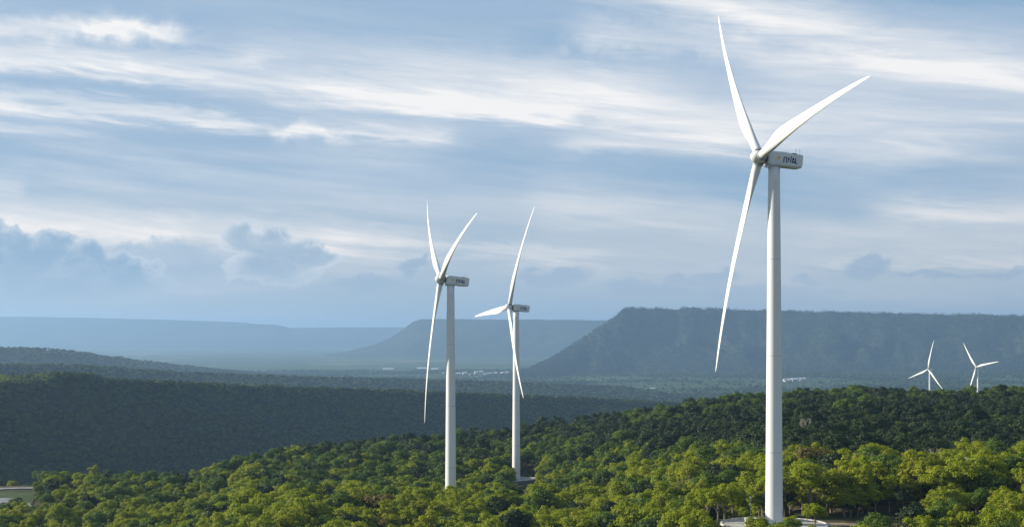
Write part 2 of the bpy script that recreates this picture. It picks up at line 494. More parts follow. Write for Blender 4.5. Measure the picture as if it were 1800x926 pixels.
# ------------------------------------------------------------------ far hills: strips with a crest line
STRIPS = {}
def hill_strip(name, crest, front, back, base, mat, ns, nf, nb, prof, gully, seed, canopy=0.0, label='', radial=False):
    pts = np.array([((p[0] - 900) / F * p[2], p[2], -(p[1] - HY) / F * p[2] - canopy) for p in crest])
    seg = np.concatenate([[0], np.cumsum(np.hypot(*np.diff(pts[:, :2], axis=0).T))])
    s = np.linspace(0, seg[-1], ns)
    P = np.stack([np.interp(s, seg, pts[:, i]) for i in range(3)], -1)
    k = max(3, ns // 30); ker = np.ones(k) / k
    Pd = np.stack([np.convolve(np.pad(P[:, i], (k, k), 'edge'), ker, 'same')[k:-k] for i in range(2)], -1)
    T = np.gradient(Pd, axis=0); T /= np.linalg.norm(T, axis=1)[:, None]
    N = np.stack([T[:, 1], -T[:, 0]], -1)
    N = N * np.where((N * P[:, :2]).sum(1) < 0, 1, -1)[:, None]   # towards the camera
    if radial: N = -P[:, :2] / np.linalg.norm(P[:, :2], axis=1)[:, None]
    w = np.concatenate([np.linspace(-back, 0, nb, endpoint=False), front * np.linspace(0, 1, nf) ** 1.25])
    S_, W_ = np.meshgrid(s, w, indexing='ij')
    f = np.clip(W_ / front, 0, 1)
    g = fbm(S_ / gully[0], W_ / (gully[0] * 2.5), 4, seed)
    ff = np.clip(f + g * gully[1] * sstep(0.02, 0.5, f) * (1 - f), 0, 1)
    zc = P[:, 2][:, None] + fbm(S_ / (gully[0] * .3), S_ * 0 + 3.7, 3, seed + 9) * gully[2]
    zf = base + (zc - base) * prof(ff)
    zb = zc + (base - zc) * np.clip(-W_ / back, 0, 1) ** 1.6
    z = np.where(W_ > 0, zf, zb) + fbm(S_ / (gully[0] * .12), W_ / (gully[0] * .12), 3, seed + 4) * gully[2] * 0.9
    off = fbm(S_ / (gully[0] * .7), W_ * 0 + 1.3, 3, seed + 2) * gully[0] * 0.25
    x = P[:, 0][:, None] + N[:, 0][:, None] * (W_ + off)
    y = P[:, 1][:, None] + N[:, 1][:, None] * (W_ + off)
    z = np.where(f >= 0.999, base - 15, z); z[:, 0] = base - 15
    o = grid_obj(name, np.stack([x, y, z + ZC], -1).reshape(-1, 3), ns, len(w), mat)
    tag(o, kind='structure', label=label)
    STRIPS[label] = (x, y, z, w, front)
    return o

slope = lambda f: 1 - sstep(0, 1, f * 0.9 + 0.05) * 1.0
def prof_lin(f): return 1 - f ** 0.92
def prof_mesa(f): return np.where(f < 0.16, 1 - f / 0.16 * 0.30, 0.70 * (1 - (f - 0.16) / 0.84) ** 1.55)

hill_strip('ridge', [(-500, 640, 1150), (-200, 662, 1450), (0, 673, 1700), (60, 668, 1760), (120, 656, 1830), (165, 656, 1880), (200, 664, 1930), (300, 672, 2050), (450, 678, 2250),
                     (600, 682, 2450), (750, 688, 2620), (900, 695, 2800), (1050, 700, 3000), (1180, 706, 3250), (1400, 720, 3600)],
           215, 700, -225, M['ridge'], 520, 60, 40, prof_lin, (170, 0.7, 4.0), 21, 7.0, 'long shaded forest ridge crossing behind the foreground hill')
hill_strip('ridge', [(-500, 625, 2700), (-200, 640, 2900), (0, 641, 3300), (100, 640, 3400), (200, 645, 3600), (330, 655, 3900), (600, 664, 4500), (900, 672, 5000), (1100, 680, 5400)],
           420, 800, -235, M['ridge'], 320, 30, 30, prof_lin, (220, 0.5, 4.0), 33, 7.0, 'second low forest ridge with sunlit crest behind the nearer ridge')
hill_strip('ridge', [(-500, 600, 4800), (-200, 604, 5000), (0, 610, 5200), (100, 614, 5500), (200, 628, 6100), (300, 640, 6700), (450, 655, 7300)],
           700, 900, -235, M['ridge'], 240, 26, 26, prof_lin, (260, 0.5, 5.0), 44, 7.0, 'third low hill fading into haze at the left edge')
hill_strip('mesa', [(895, 657, 8200), (930, 647, 8400), (965, 632, 8700), (1000, 611, 9000), (1033, 588, 9200), (1050, 577, 9300), (1073, 562, 9450), (1086, 550, 9520), (1097, 543, 9580), (1115, 541, 9650), (1300, 544, 9800), (1400, 547, 9800), (1600, 551, 9700), (1800, 555, 9600), (2100, 560, 9500), (2500, 570, 9300)],
           1250, 2200, -236, M['mesa'], 520, 64, 20, prof_mesa, (380, 1.3, 18.0), 55, 0.0, 'dark flat topped mesa filling the skyline on the right', True)
hill_strip('mesa', [(520, 632, 14800), (560, 627, 15000), (610, 618, 15300), (660, 605, 15500), (687, 593, 15700), (710, 578, 15850), (724, 566, 15950), (738, 560.5, 16000), (900, 561, 16000), (1070, 563, 16200), (1300, 565, 16400)],
           2200, 3000, -240, M['mesa'], 260, 40, 12, prof_mesa, (700, 0.8, 10.0), 66, 0.0, 'hazy middle mesa behind the two smaller turbines', True)
hill_strip('mesa', [(-700, 548, 23500), (-300, 552, 23500), (0, 556, 24000), (150, 558, 24000), (300, 562, 24000), (420, 566, 24000), (455, 569.5, 24000), (480, 570, 24000), (492, 571.5, 24000), (510, 576, 24200), (600, 575.5, 24500), (700, 575, 25000), (900, 576, 25500)],
           3500, 4000, -245, M['mesa'], 260, 30, 10, prof_mesa, (1100, 0.5, 10.0), 77, 0.0, 'pale blue plateau on the far horizon at the left', True)

# ------------------------------------------------------------------ trees
def tree_meshes(seed, H, Rc, hb, n_clump, leaf, mat, shape='round', dens=1.0):
    rg = np.random.default_rng(seed)
    cc = []
    hz = (H - hb) / 2; mid = hb + hz
    for i in range(n_clump):
        for _ in range(30):
            p = rg.normal(size=3); p /= np.linalg.norm(p)
            rad = rg.uniform(0.45, 0.86)
            if p[2] < -0.55: continue
            q = p * rad
            k = 1.0
            if shape == 'tall': k = 0.8 + 0.2 * (1 - q[2])
            if shape == 'umbrella': k = 0.75 + 0.45 * max(q[2], 0); q[2] = abs(q[2]) * 1.0 - 0.12
            c = np.array([q[0] * Rc * k, q[1] * Rc * k, mid + q[2] * hz])
            r = rg.uniform(0.20, 0.38) * Rc
            if all(np.linalg.norm((c - o[0])) > 0.55 * min(r, o[1]) for o in cc): break
        cc.append((c, r))
    cc.append((np.array([0, 0, mid]), Rc * 0.5))
    pos, nor, siz, tin = [], [], [], []
    for c, r in cc:
        n = int(dens * 26 * r * r / (leaf * leaf) * 0.85)
        d = rg.normal(size=(n, 3)); d[:, 2] = np.where(d[:, 2] < -0.3, -d[:, 2] * 0.6, d[:, 2]); d /= np.linalg.norm(d, axis=1)[:, None]
        bumpy = 1 + 0.22 * np.sin(d[:, 0] * 5 + seed) * np.sin(d[:, 1] * 6 + c[0]) + 0.12 * np.sin(d[:, 2] * 11 + c[1])
        rr = r * rg.uniform(0.72, 1.08, n) * bumpy * np.where(rg.uniform(size=n) < 0.10, rg.uniform(1.0, 1.28, n), 1.0)
        p = c + d * rr[:, None] * np.array([1, 1, 0.85])
        keep = np.ones(n, bool)
        for c2, r2 in cc:
            if c2 is c: continue
            keep &= np.linalg.norm((p - c2) / np.array([1, 1, 0.85]), axis=1) > r2 * 0.62
        p, d = p[keep], d[keep]
        nn = d + rg.normal(size=p.shape) * 0.42 + np.array([0, 0, 0.25])
        nn /= np.linalg.norm(nn, axis=1)[:, None]
        pos.append(p); nor.append(nn); siz.append(leaf * rg.uniform(0.6, 1.35, len(p)))
        tin.append(np.clip(rg.uniform(0.2, 0.8) + rg.normal(size=len(p)) * 0.15, 0, 1))
    # stray twigs outside the outline
    pos, nor, siz, tin = map(np.concatenate, (pos, nor, siz, tin))
    n = len(pos)
    up = rg.normal(size=(n, 3))
    u = np.cross(nor, up); u /= np.linalg.norm(u, axis=1)[:, None]
    v = np.cross(nor, u)
    s = siz[:, None]
    bend = nor * s * 0.18
    V = np.stack([pos - u * s * .5 - v * s * .16 - bend, pos + v * s * -.38 , pos + u * s * .5 - v * s * .10 - bend, pos + v * s * .42], 1).reshape(-1, 3)
    me = bpy.data.meshes.new('crown')
    me.vertices.add(n * 4); me.vertices.foreach_set('co', V.astype(np.float32).ravel())
    me.loops.add(n * 4); me.loops.foreach_set('vertex_index', np.arange(n * 4, dtype=np.int32))
    me.polygons.add(n); me.polygons.foreach_set('loop_start', np.arange(0, n * 4, 4, dtype=np.int32))
    at = me.attributes.new('tint', 'FLOAT', 'POINT'); at.data.foreach_set('value', np.repeat(tin, 4).astype(np.float32))
    me.update(calc_edges=True)
    me.materials.append(mat)
    bm = bmesh.new()
    tr = 0.028 * H
    lean = rg.normal(size=2) * 0.03 * H
    tip = (lean[0], lean[1], mid + hz * 0.3)
    m1 = (lean[0] * .3, lean[1] * .3, hb * 0.9)
    tube_between(bm, (0, 0, -0.8), m1, tr * 1.15, tr * 0.85, 8)
    tube_between(bm, m1, tip, tr * 0.84, tr * 0.25, 8)
    for c, r in cc[:9]:
        f = rg.uniform(0.1, 0.7)
        a = np.array(m1) * (1 - f) + np.array(tip) * f
        tube_between(bm, a, c, tr * 0.42 * (1 - f * .5), tr * 0.10, 5)
    tm = bpy.data.meshes.new('trunk'); bm.to_mesh(tm); bm.free(); tm.materials.append(M['bark'])
    return me, tm

PROTO = []   # (crown mesh, trunk mesh, height, species)
for i in range(5): PROTO.append((*tree_meshes(100 + i, 10.0 + 0.5 * (i % 3), 4.3 + 0.25 * (i % 2), 2.0, 20 + i, 0.36, M['leaf_yellow'], ['round', 'umbrella', 'tall'][i % 3]), 10.0 + 0.5 * (i % 3), 'y'))
for i in range(5): PROTO.append((*tree_meshes(200 + i, 10.5, 4.2 + 0.2 * (i % 2), 2.2, 20 + i, 0.38, M['leaf_green'], ['umbrella', 'round', 'tall'][i % 3]), 10.5, 'g'))
for i in range(4): PROTO.append((*tree_meshes(300 + i, 10.0, 4.6, 1.8, 20 + i, 0.44, M['leaf_dark_shade'], ['umbrella', 'round'][i % 2]), 10.0, 'd'))
for i in range(4): PROTO.append((*tree_meshes(500 + i, 10.0 + i, 4.3 - 0.25 * i, 1.8, 20 + i, 0.42, M['leaf_mid'], ['umbrella', 'round', 'tall', 'tall'][i]), 10.0 + i, 'm'))
for i in range(3): PROTO.append((*tree_meshes(600 + i, 13.0, 3.5, 2.2, 22 + i, 0.36, M['leaf_yellow'], 'tall'), 13.0, 'y'))
PROTO.append((*tree_meshes(401, 9.5, 4.6, 2.0, 22, 0.48, M['leaf_brown'], 'umbrella'), 9.5, 'b'))
PROTO.append((*tree_meshes(402, 14.0, 3.2, 4.5, 16, 0.45, M['leaf_dark_shade'], 'tall'), 14.0, 't'))
BY = {s: [i for i, p in enumerate(PROTO) if p[3] == s] for s in 'ygdbtm'}

# scatter the foreground forest on a jittered grid
pts = []
step = 7.2
for gy_ in np.arange(296, 1075, step):
    half = 0.40 * gy_ + 15
    for gx_ in np.arange(-half, half, step):
        pts.append((gx_ + RNG.uniform(-.42, .42) * step, gy_ + RNG.uniform(-.42, .42) * step))
pts = np.array(pts)
tx, ty = pts[:, 0], pts[:, 1]
tz = ground_z(tx, ty)
tpx = to_px(tx, ty)
keep = np.ones(len(pts), bool)
for k, r in (('T1', 14.5), ('T2', 9.0), ('T3', 16.0)):
    b = BASE[k]; keep &= np.hypot(tx - b[0], ty - b[1]) > r
b1, b3 = BASE['T1'], BASE['T3']
keep &= ~((tpx > 1268) & (tpx < 1590) & (ty > 318) & (ty < 376))
keep &= ~((tpx > 1420) & (tpx < 1640) & (ty > 340) & (ty < 392))
keep &= ~((tpx > 896) & (tpx < 956) & (ty > 610) & (ty < 800))
keep &= ~((tpx < 66) & (ty > 630) & (ty < 775))
keep &= ~((tpx > 112) & (tpx < 128) & (ty > 640) & (ty < 700))
dens = fbm(tx / 25, ty / 25, 2, 3)
keep &= ~((dens > 0.30) & (RNG.uniform(size=len(tx)) < 0.6))
ux = RNG.uniform(1275, 1700, 120); ud = RNG.uniform(392, 428, 120)
tx = np.concatenate([tx[keep], (ux - 900) / F * ud]); ty = np.concatenate([ty[keep], ud]); tz = ground_z(tx, ty); tpx = to_px(tx, ty)
n_under = 120
nT = len(tx)
zone = fbm(tx / 38, ty / 38, 3, 8)
big = fbm(tx / 110, ty / 110, 2, 31)
lit_limit_y = np.interp(tpx, [0, 300, 420, 700, 900, 1100, 1250, 1400, 1600, 1800], [720, 720, 730, 720, 800, 790, 660, 480, 450, 480])  # depth where leaf colour changes from painted sunlit canopy to painted shade
spec = []
for i in range(nT):
    u = RNG.uniform()
    dd_ = ty[i] + zone[i] * 130
    if dd_ < lit_limit_y[i]:
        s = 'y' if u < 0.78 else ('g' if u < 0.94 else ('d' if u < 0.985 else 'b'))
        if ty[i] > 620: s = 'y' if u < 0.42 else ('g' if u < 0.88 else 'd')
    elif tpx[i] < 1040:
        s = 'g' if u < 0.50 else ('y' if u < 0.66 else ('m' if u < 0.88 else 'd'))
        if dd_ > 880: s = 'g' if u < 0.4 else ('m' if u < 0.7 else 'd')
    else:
        s = 'd' if u < 0.78 else ('m' if u < 0.96 else 'g')  # cloud shade on this hill is put into the leaf colour
        if tpx[i] > 1100 and 900 < ty[i]: s = 'g' if u < 0.5 else 'd'  # more green leaves here paint the light on the hill crest
    spec.append(s)
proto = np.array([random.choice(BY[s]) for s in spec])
scl = RNG.uniform(0.72, 1.22, nT) + zone * 0.45
scl *= np.where(tpx < 380, 0.85, 1.0)
scl *= np.where((tpx > 380) & (tpx < 1290) & (ty < 560), RNG.uniform(0.85, 1.32, nT), 1.0)
scl *= np.where(ty > 560, RNG.uniform(0.85, 1.25, nT), 1.0)
scl *= np.where((tpx > 1420) & (ty > 390) & (ty < 500), 1.28, 1.0)
scl[-n_under:] = RNG.uniform(0.42, 0.78, n_under)
scl *= np.where(np.array([PROTO[p][2] for p in proto]) > 12, 0.80, 1.0)
scl = np.minimum(scl, 1.6)
rot = RNG.uniform(0, 6.283, nT)
top = tz + np.array([PROTO[p][2] for p in proto]) * scl
topy = HY - F * top / ty

# the 285 that show largest become trees of their own, the rest is the forest
vis = (tpx > -20) & (tpx < 1820) & (topy < 918)
order = np.argsort(np.where(vis, ty, 1e9))
own = order[:285]

COLN = {'y': 'yellow-green', 'g': 'mid-green', 'd': 'dark green', 'b': 'brownish', 't': 'dark', 'm': 'deep green'}
ZONES = [(110, 'in the corner beneath the pale road'), (260, 'on the slope beside the pale road'), (420, 'where the sunlit slope begins to climb'),
         (560, 'on the sunlit slope below the shaded ridge'), (690, 'well left of the middle turbine foot'), (765, 'just left of the middle turbine foot'),
         (840, 'hiding the foot of the middle turbine'), (900, 'between the feet of the two smaller turbines'), (965, 'in front of the round raised pad'),
         (1060, 'right of the round raised pad'), (1150, 'halfway between round raised pad and tallest turbine'), (1260, 'in the canopy left of the tallest tower'),
         (1345, 'near the lamp post beside the tallest tower'), (1440, 'close behind the tallest tower'), (1540, 'above the brown dirt track'),
         (1660, 'right of the brown dirt track'), (9999, 'in the lower right corner')]
def add_tree(x, y, z, p, s, rz, label, group=None, name='broadleaf_tree'):
    t = empty(name, (x, y, z + ZC), rz); t.scale = (s, s, s)
    tag(t, label, 'tree', group)
    cr = link(bpy.data.objects.new('crown', PROTO[p][0]), t)
    tk = link(bpy.data.objects.new('trunk', PROTO[p][1]), t)
    return cr, tk
proto_obj = {}
ORD = 'first second third fourth fifth sixth seventh eighth ninth tenth eleventh twelfth thirteenth fourteenth fifteenth sixteenth seventeenth eighteenth nineteenth twentieth twenty-first twenty-second twenty-third twenty-fourth twenty-fifth twenty-sixth twenty-seventh twenty-eighth twenty-ninth thirtieth'.split()
kinds = {}
for i in own:
    z_ = next(t for lim, t in ZONES if tpx[i] < lim)
    row = 'front-row' if topy[i] > 885 else ('second-row' if topy[i] > 850 else 'back-row')
    size = 'tall' if scl[i] > 1.12 else ('low' if scl[i] < 0.88 else 'rounded')
    kinds.setdefault((f"{row} {size} {COLN[spec[i]]} tree {z_}", f"{COLN[spec[i]]} trees {z_}"), []).append(i)
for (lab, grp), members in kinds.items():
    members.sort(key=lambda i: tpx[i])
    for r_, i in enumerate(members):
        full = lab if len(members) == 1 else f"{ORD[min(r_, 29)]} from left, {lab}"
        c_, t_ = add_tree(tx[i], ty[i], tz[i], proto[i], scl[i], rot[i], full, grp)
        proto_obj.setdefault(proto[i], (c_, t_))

# single trees the photograph lets one pick out
def at_px(px, d): return (px - 900) / F * d
SPECIAL = [
    (1300, 347, 'y', 0.72, 'small sunlit yellow-green tree at the left rim of the tallest turbine pad'),
    (1331, 350, 'y', 0.76, 'small sunlit yellow-green tree overlapping the foot of the tallest tower'),
    (1262, 352, 'y', 0.55, 'low sunlit bush-like tree left of the tallest turbine pad'),
    (1395, 351, 'y', 0.52, 'low yellow-green tree in front of the pad right of the tallest tower'),
    (1432, 354, 'y', 0.80, 'bright rounded tree in front of the kerb right of the tallest tower'),
    (1575, 425, 'b', 1.15, 'rust-tinged broad tree among the green trees right of tallest tower'),
    (1247, 560, 't', 1.15, 'lone slender dark tree rising above the dark canopy left of tallest tower'),
    (790, 560, 'y', 1.18, 'pale yellow-green tree overlapping the foot of the middle turbine'),
    (760, 545, 'y', 1.25, 'large bright tree leaning against the view of the middle turbine foot'),
    (884, 768, 'd', 1.15, 'dark tree overlapping the lower left edge of the third tower'),
    (868, 766, 'g', 1.25, 'tall green clump tree between the middle and third towers'),
    (165, 745, 'y', 1.05, 'round tree standing out against the shaded ridge near the pale road'),
    (208, 742, 'g', 0.95, 'second round tree standing out against the shaded ridge near the road'),
    (86, 730, 'y', 0.75, 'round tree at the end of the pale road'),
    (1012, 880, 'm', 1.0, 'deep green tree on the skyline slope right of the third tower'),
    (1085, 900, 'm', 1.0, 'deep green rounded tree midway along the skyline slope'),
    (1168, 940, 'm', 0.9, 'slim deep green tree on the skyline slope near the tallest tower'),
    (1285, 985, 'm', 0.9, 'tall deep green tree on the skyline just left of the tallest tower'),
]
cyc = {}
for px_, d_, s_, sc_, lab in SPECIAL:
    x_ = at_px(px_, d_); z_ = float(ground_z(x_, d_))
    p_ = BY[s_][cyc.get(s_, 0) % len(BY[s_])]; cyc[s_] = cyc.get(s_, 0) + 1
    c_, t_ = add_tree(x_, d_, z_, p_, sc_, random.uniform(0, 6.28), lab)
    proto_obj.setdefault(p_, (c_, t_))
for p_ in range(len(PROTO)):        # every kind of tree also stands in the front canopy
    if p_ not in proto_obj:
        x_ = at_px(1000 + 12 * p_, 470); z_ = float(ground_z(x_, 470))
        proto_obj[p_] = add_tree(x_, 470, z_, p_, 0.9, p_, f"{COLN[PROTO[p_][3]]} tree in the canopy between round pad and tallest turbine", 'canopy trees between pad and tallest turbine')

def bare_tree(px_, d_, H, seed, label):
    rg = random.Random(seed)
    x_ = at_px(px_, d_)
    t = empty('leafless_tree', (x_, d_, float(ground_z(x_, d_)) + ZC)); tag(t, label, 'tree', 'leafless trees')
    tb, bb = bmesh.new(), bmesh.new()
    top_ = Vector((rg.uniform(-.6, .6), rg.uniform(-.6, .6), H * .55))
    tube_between(tb, (0, 0, -.6), top_, H * .022, H * .013, 7)
    def grow(a, d, l, r, lev):
        b = a + d * l; tube_between(bb, a, b, r, r * .55, 5)
        if lev < 3:
            for _ in range(3):
                nd = (d + Vector((rg.uniform(-.7, .7), rg.uniform(-.7, .7), rg.uniform(-.1, .5)))).normalized()
                grow(a + d * l * rg.uniform(.55, 1), nd, l * rg.uniform(.55, .8), r * .55, lev + 1)
    for _ in range(5):
        f = rg.uniform(.5, 1)
        grow(top_ * f, Vector((rg.uniform(-.7, .7), rg.uniform(-.7, .7), 1)).normalized(), H * .24, H * .011, 0)
    bm_obj('trunk', tb, M['pale_bark'], t); bm_obj('branches', bb, M['pale_bark'], t)
bare_tree(1417, 610, 14, 1, 'pale leafless tree in the dark canopy right of the tallest tower')
bare_tree(1512, 437, 15, 2, 'pale leafless tree among sunlit trees above the dirt track')
bare_tree(1655, 445, 15, 3, 'pale leafless tree among the tall sunlit trees at lower right')
bare_tree(1205, 470, 14, 4, 'pale leafless tree in the canopy left of the tallest tower')
bare_tree(1690, 430, 13, 5, 'second pale leafless tree among tall sunlit trees at lower right')

# geometry nodes: instances of the trees on points
def forest_tree(name, with_trunk):
    ng = bpy.data.node_groups.new(name, 'GeometryNodeTree')
    ng.interface.new_socket('Geometry', in_out='INPUT', socket_type='NodeSocketGeometry')
    ng.interface.new_socket('Geometry', in_out='OUTPUT', socket_type='NodeSocketGeometry')
    N = ng.nodes; Lk = ng.links
    gi = N.new('NodeGroupInput'); go = N.new('NodeGroupOutput')
    def attr(nm, ty_):
        a = N.new('GeometryNodeInputNamedAttribute'); a.data_type = ty_; a.inputs[0].default_value = nm; return a.outputs[0]
    pk = attr('pk', 'INT'); sc_ = attr('sc', 'FLOAT'); rz = attr('rz', 'FLOAT')
    cx = N.new('ShaderNodeCombineXYZ'); Lk.new(rz, cx.inputs[2])
    e2r = N.new('FunctionNodeEulerToRotation'); Lk.new(cx.outputs[0], e2r.inputs[0])
    j = N.new('GeometryNodeJoinGeometry')
    for p_, objs in proto_obj.items():
        cmp_ = N.new('FunctionNodeCompare'); cmp_.data_type = 'INT'; cmp_.operation = 'EQUAL'
        Lk.new(pk, cmp_.inputs[2]); cmp_.inputs[3].default_value = int(p_)
        for ob in objs[:2 if with_trunk else 1]:
            oi = N.new('GeometryNodeObjectInfo'); oi.transform_space = 'ORIGINAL'
            oi.inputs['Object'].default_value = ob; oi.inputs['As Instance'].default_value = True
            ip = N.new('GeometryNodeInstanceOnPoints')
            Lk.new(gi.outputs[0], ip.inputs['Points']); Lk.new(cmp_.outputs[0], ip.inputs['Selection'])
            Lk.new(oi.outputs['Geometry'], ip.inputs['Instance'])
            Lk.new(e2r.outputs[0], ip.inputs['Rotation']); Lk.new(sc_, ip.inputs['Scale'])
            Lk.new(ip.outputs[0], j.inputs[0])
    Lk.new(j.outputs[0], go.inputs[0])
    return ng
NG_T = forest_tree('forest_with_trunks', True)
NG_C = forest_tree('forest_crowns', False)

def forest(name, P, pk, sc_, rz, ng, label):
    me = bpy.data.meshes.new(name)
    me.vertices.add(len(P)); me.vertices.foreach_set('co', np.asarray(P, np.float32).ravel())
    for nm, ty_, v in (('pk', 'INT', np.asarray(pk, np.int32)), ('sc', 'FLOAT', np.asarray(sc_, np.float32)), ('rz', 'FLOAT', np.asarray(rz, np.float32))):
        a = me.attributes.new(nm, ty_, 'POINT'); a.data.foreach_set('value', v)
    me.update()
    o = link(bpy.data.objects.new(name, me))
    m = o.modifiers.new('forest', 'NODES'); m.node_group = ng
    tag(o, label, 'forest', kind='stuff')
    return o
rest = np.setdiff1d(np.arange(nT), own)
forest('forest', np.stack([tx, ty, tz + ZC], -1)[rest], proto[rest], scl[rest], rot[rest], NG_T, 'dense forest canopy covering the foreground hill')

def scatter_strip(label, n, smin, smax, wfrom, sp, name, lab, wto=0.93):
    x, y, z, w, front = STRIPS[label]
    ns, nw = x.shape
    i = RNG.uniform(0, ns - 1.01, n)
    ww = RNG.uniform(wfrom, front * wto, n)
    jf = np.interp(ww, w, np.arange(nw))
    i0, j0 = i.astype(int), np.minimum(jf.astype(int), nw - 2); a, b = i - i0, jf - j0
    def s_(A): return (A[i0, j0] * (1 - a) + A[i0 + 1, j0] * a) * (1 - b) + (A[i0, j0 + 1] * (1 - a) + A[i0 + 1, j0 + 1] * a) * b
    P = np.stack([s_(x), s_(y), s_(z) + ZC - 1.0], -1)
    px = to_px(P[:, 0], P[:, 1]); k = (px > -160) & (px < 1960) & (P[:, 2] > 2)
    pk = np.array([random.choice(BY[sp[int(RNG.integers(len(sp)))]]) for _ in range(n)])
    forest(name, P[k], pk[k], RNG.uniform(smin, smax, n)[k], RNG.uniform(0, 6.28, n)[k], NG_C, lab)
LB = list(STRIPS)
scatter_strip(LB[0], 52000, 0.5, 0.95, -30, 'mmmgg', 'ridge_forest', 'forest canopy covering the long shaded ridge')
scatter_strip(LB[0], 16000, 0.6, 1.0, -230, 'gggym', 'ridge_forest', 'sunlit trees along the crest of the long shaded ridge', 0.03)  # lighter leaf mix paints extra rim light along the crest
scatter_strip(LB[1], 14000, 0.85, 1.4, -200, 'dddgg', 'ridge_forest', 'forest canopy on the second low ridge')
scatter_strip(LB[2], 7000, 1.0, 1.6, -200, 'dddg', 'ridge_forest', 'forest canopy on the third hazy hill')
scatter_strip(LB[3], 26000, 0.6, 1.25, -40, 'ddm', 'mesa_forest', 'scrub forest on the slopes of the dark mesa')
# trees of the hidden valley between the hill and the ridge
n = 9000
vd = RNG.uniform(780, 2000, n); vpx = RNG.uniform(-120, 1250, n); vx = (vpx - 900) / F * vd
vz = ground_z(vx, vd); k = (vz < -84)
forest('valley_forest', np.stack([vx, vd, vz + ZC - 0.5], -1)[k], np.array([random.choice(BY['dddg'[int(RNG.integers(4))]]) for _ in range(n)])[k],
       RNG.uniform(0.7, 1.1, n)[k], RNG.uniform(0, 6.28, n)[k], NG_C, 'dark valley trees between foreground hill and shaded ridge')
# woods and hedgerows on the plain
n = 70000
dpl = np.sqrt(RNG.uniform(3200 ** 2, 9000 ** 2, n)); ppx = RNG.uniform(-150, 1950, n)
xp, yp = (ppx - 900) / F * dpl, dpl
m_ = fbm(xp / 520, yp / 520, 4, 71)
hedge = np.abs(fbm(xp / 300, yp / 700, 2, 91)) < 0.018
k = (m_ > -0.03) | hedge | (RNG.uniform(size=n) < 0.06)
xp, yp = xp[k], yp[k]
forest('plain_woodland', np.stack([xp, yp, ground_z(xp, yp) + ZC - 0.5], -1), np.array([random.choice(BY['dddgg'[int(RNG.integers(5))]]) for _ in xp]),
       RNG.uniform(0.7, 1.5, len(xp)), RNG.uniform(0, 6.28, len(xp)), NG_C, 'patches of woodland scattered over the hazy plain')

# ------------------------------------------------------------------ wind turbines
BL = 56.3           # blade length from its root; the root sits 1.7 m from the axis
def blade_mesh():
    st = [0, .012, .04, .08, .12, .16, .20, .25, .31, .38, .46, .55, .64, .73, .81, .88, .94, .975, .993, 1.0]
    ch = [2.3, 2.3, 2.32, 2.55, 3.05, 3.55, 3.8, 3.75, 3.5, 3.15, 2.75, 2.35, 2.0, 1.65, 1.35, 1.08, .82, .58, .32, .08]
    thk = [1, 1, .97, .80, .62, .48, .40, .34, .30, .27, .25, .23, .21, .20, .19, .18, .18, .18, .18, .2]
    tw = [12, 12, 12, 12, 11.5, 11, 10, 8.5, 7, 5.5, 4, 2.7, 1.6, .8, .2, -.3, -.6, -.8, -.8, -.8]
    n = 20
    rings = []
    for s, c, k, t in zip(st, ch, thk, tw):
        r = s * BL
        bend = 5.2 * s * (1 - s) - 0.3 * s         # towards the wind, straightened back at the tip
        rnd = max(0, min(1, (k - .35) / .65))
        ring = []
        for i in range(n):
            a = 2 * math.pi * i / n
            cx, cyv = math.cos(a), math.sin(a)
            # ellipse blended into a drop-shaped aerofoil; +x trailing edge
            ex = cx * 0.5
            ey = cyv * 0.5 * k
            af = (0.5 - 0.5 * cx)                     # 0 at trailing edge, 1 at leading edge
            ay = (1 if cyv >= 0 else -0.75) * k * 0.5 * 2.0 * math.sqrt(max(af, 0)) * (1 - af) ** 0.0 * (1 - 0.0) if False else cyv * 0.5 * k * (0.35 + 0.85 * af)
            x = ex * c + (0.22 * c * (1 - rnd))       # leading edge stays near the pitch axis
            y = (ey * rnd + ay * (1 - rnd)) * c
            tt = R(t)
            ring.append((x * math.cos(tt) - y * math.sin(tt), x * math.sin(tt) + y * math.cos(tt) + bend, r))
        rings.append(ring)
    bm = bmesh.new(); ring_tube(bm, rings)
    me = bpy.data.meshes.new('blade'); bmesh.ops.recalc_face_normals(bm, faces=bm.faces[:]); bm.to_mesh(me); bm.free()
    me.polygons.foreach_set('use_smooth', [True] * len(me.polygons))
    me.materials.append(M['white_paint'])
    return me
BLADE = blade_mesh()
bm = bmesh.new(); lathe(bm, [(1.22, -.10), (1.36, -.10), (1.36, .32), (1.22, .32)], 24)
COLLAR = bpy.data.meshes.new('root_collar'); bm.to_mesh(COLLAR); bm.free(); COLLAR.materials.append(M['grey_metal'])

def strokes(bm, lines, w, depth=0.03):
    """flat lettering from poly-lines in (x, z), standing out of y = 0 towards -y"""
    for li, ln in enumerate(lines):
        P = [Vector((a, b)) for a, b in ln]
        L_, R_ = [], []
        for i, p in enumerate(P):
            t = (P[min(i + 1, len(P) - 1)] - P[max(i - 1, 0)]).normalized()
            nrm = Vector((-t.y, t.x))
            e = t * (w / 2 if i == len(P) - 1 else (-w / 2 if i == 0 else 0))
            L_.append(p + e + nrm * w / 2); R_.append(p + e - nrm * w / 2)
        y = -depth - 0.003 * li
        va = [bm.verts.new((q.x, y, q.y)) for q in L_]; vb = [bm.verts.new((q.x, y, q.y)) for q in R_]
        for i in range(len(P) - 1): bm.faces.new((va[i], va[i + 1], vb[i + 1], vb[i]))

def arc(cx, cy, rx, ry, a0, a1, n=12):
    return [(cx + rx * math.cos(R(a0 + (a1 - a0) * i / n)), cy + ry * math.sin(R(a0 + (a1 - a0) * i / n))) for i in range(n + 1)]

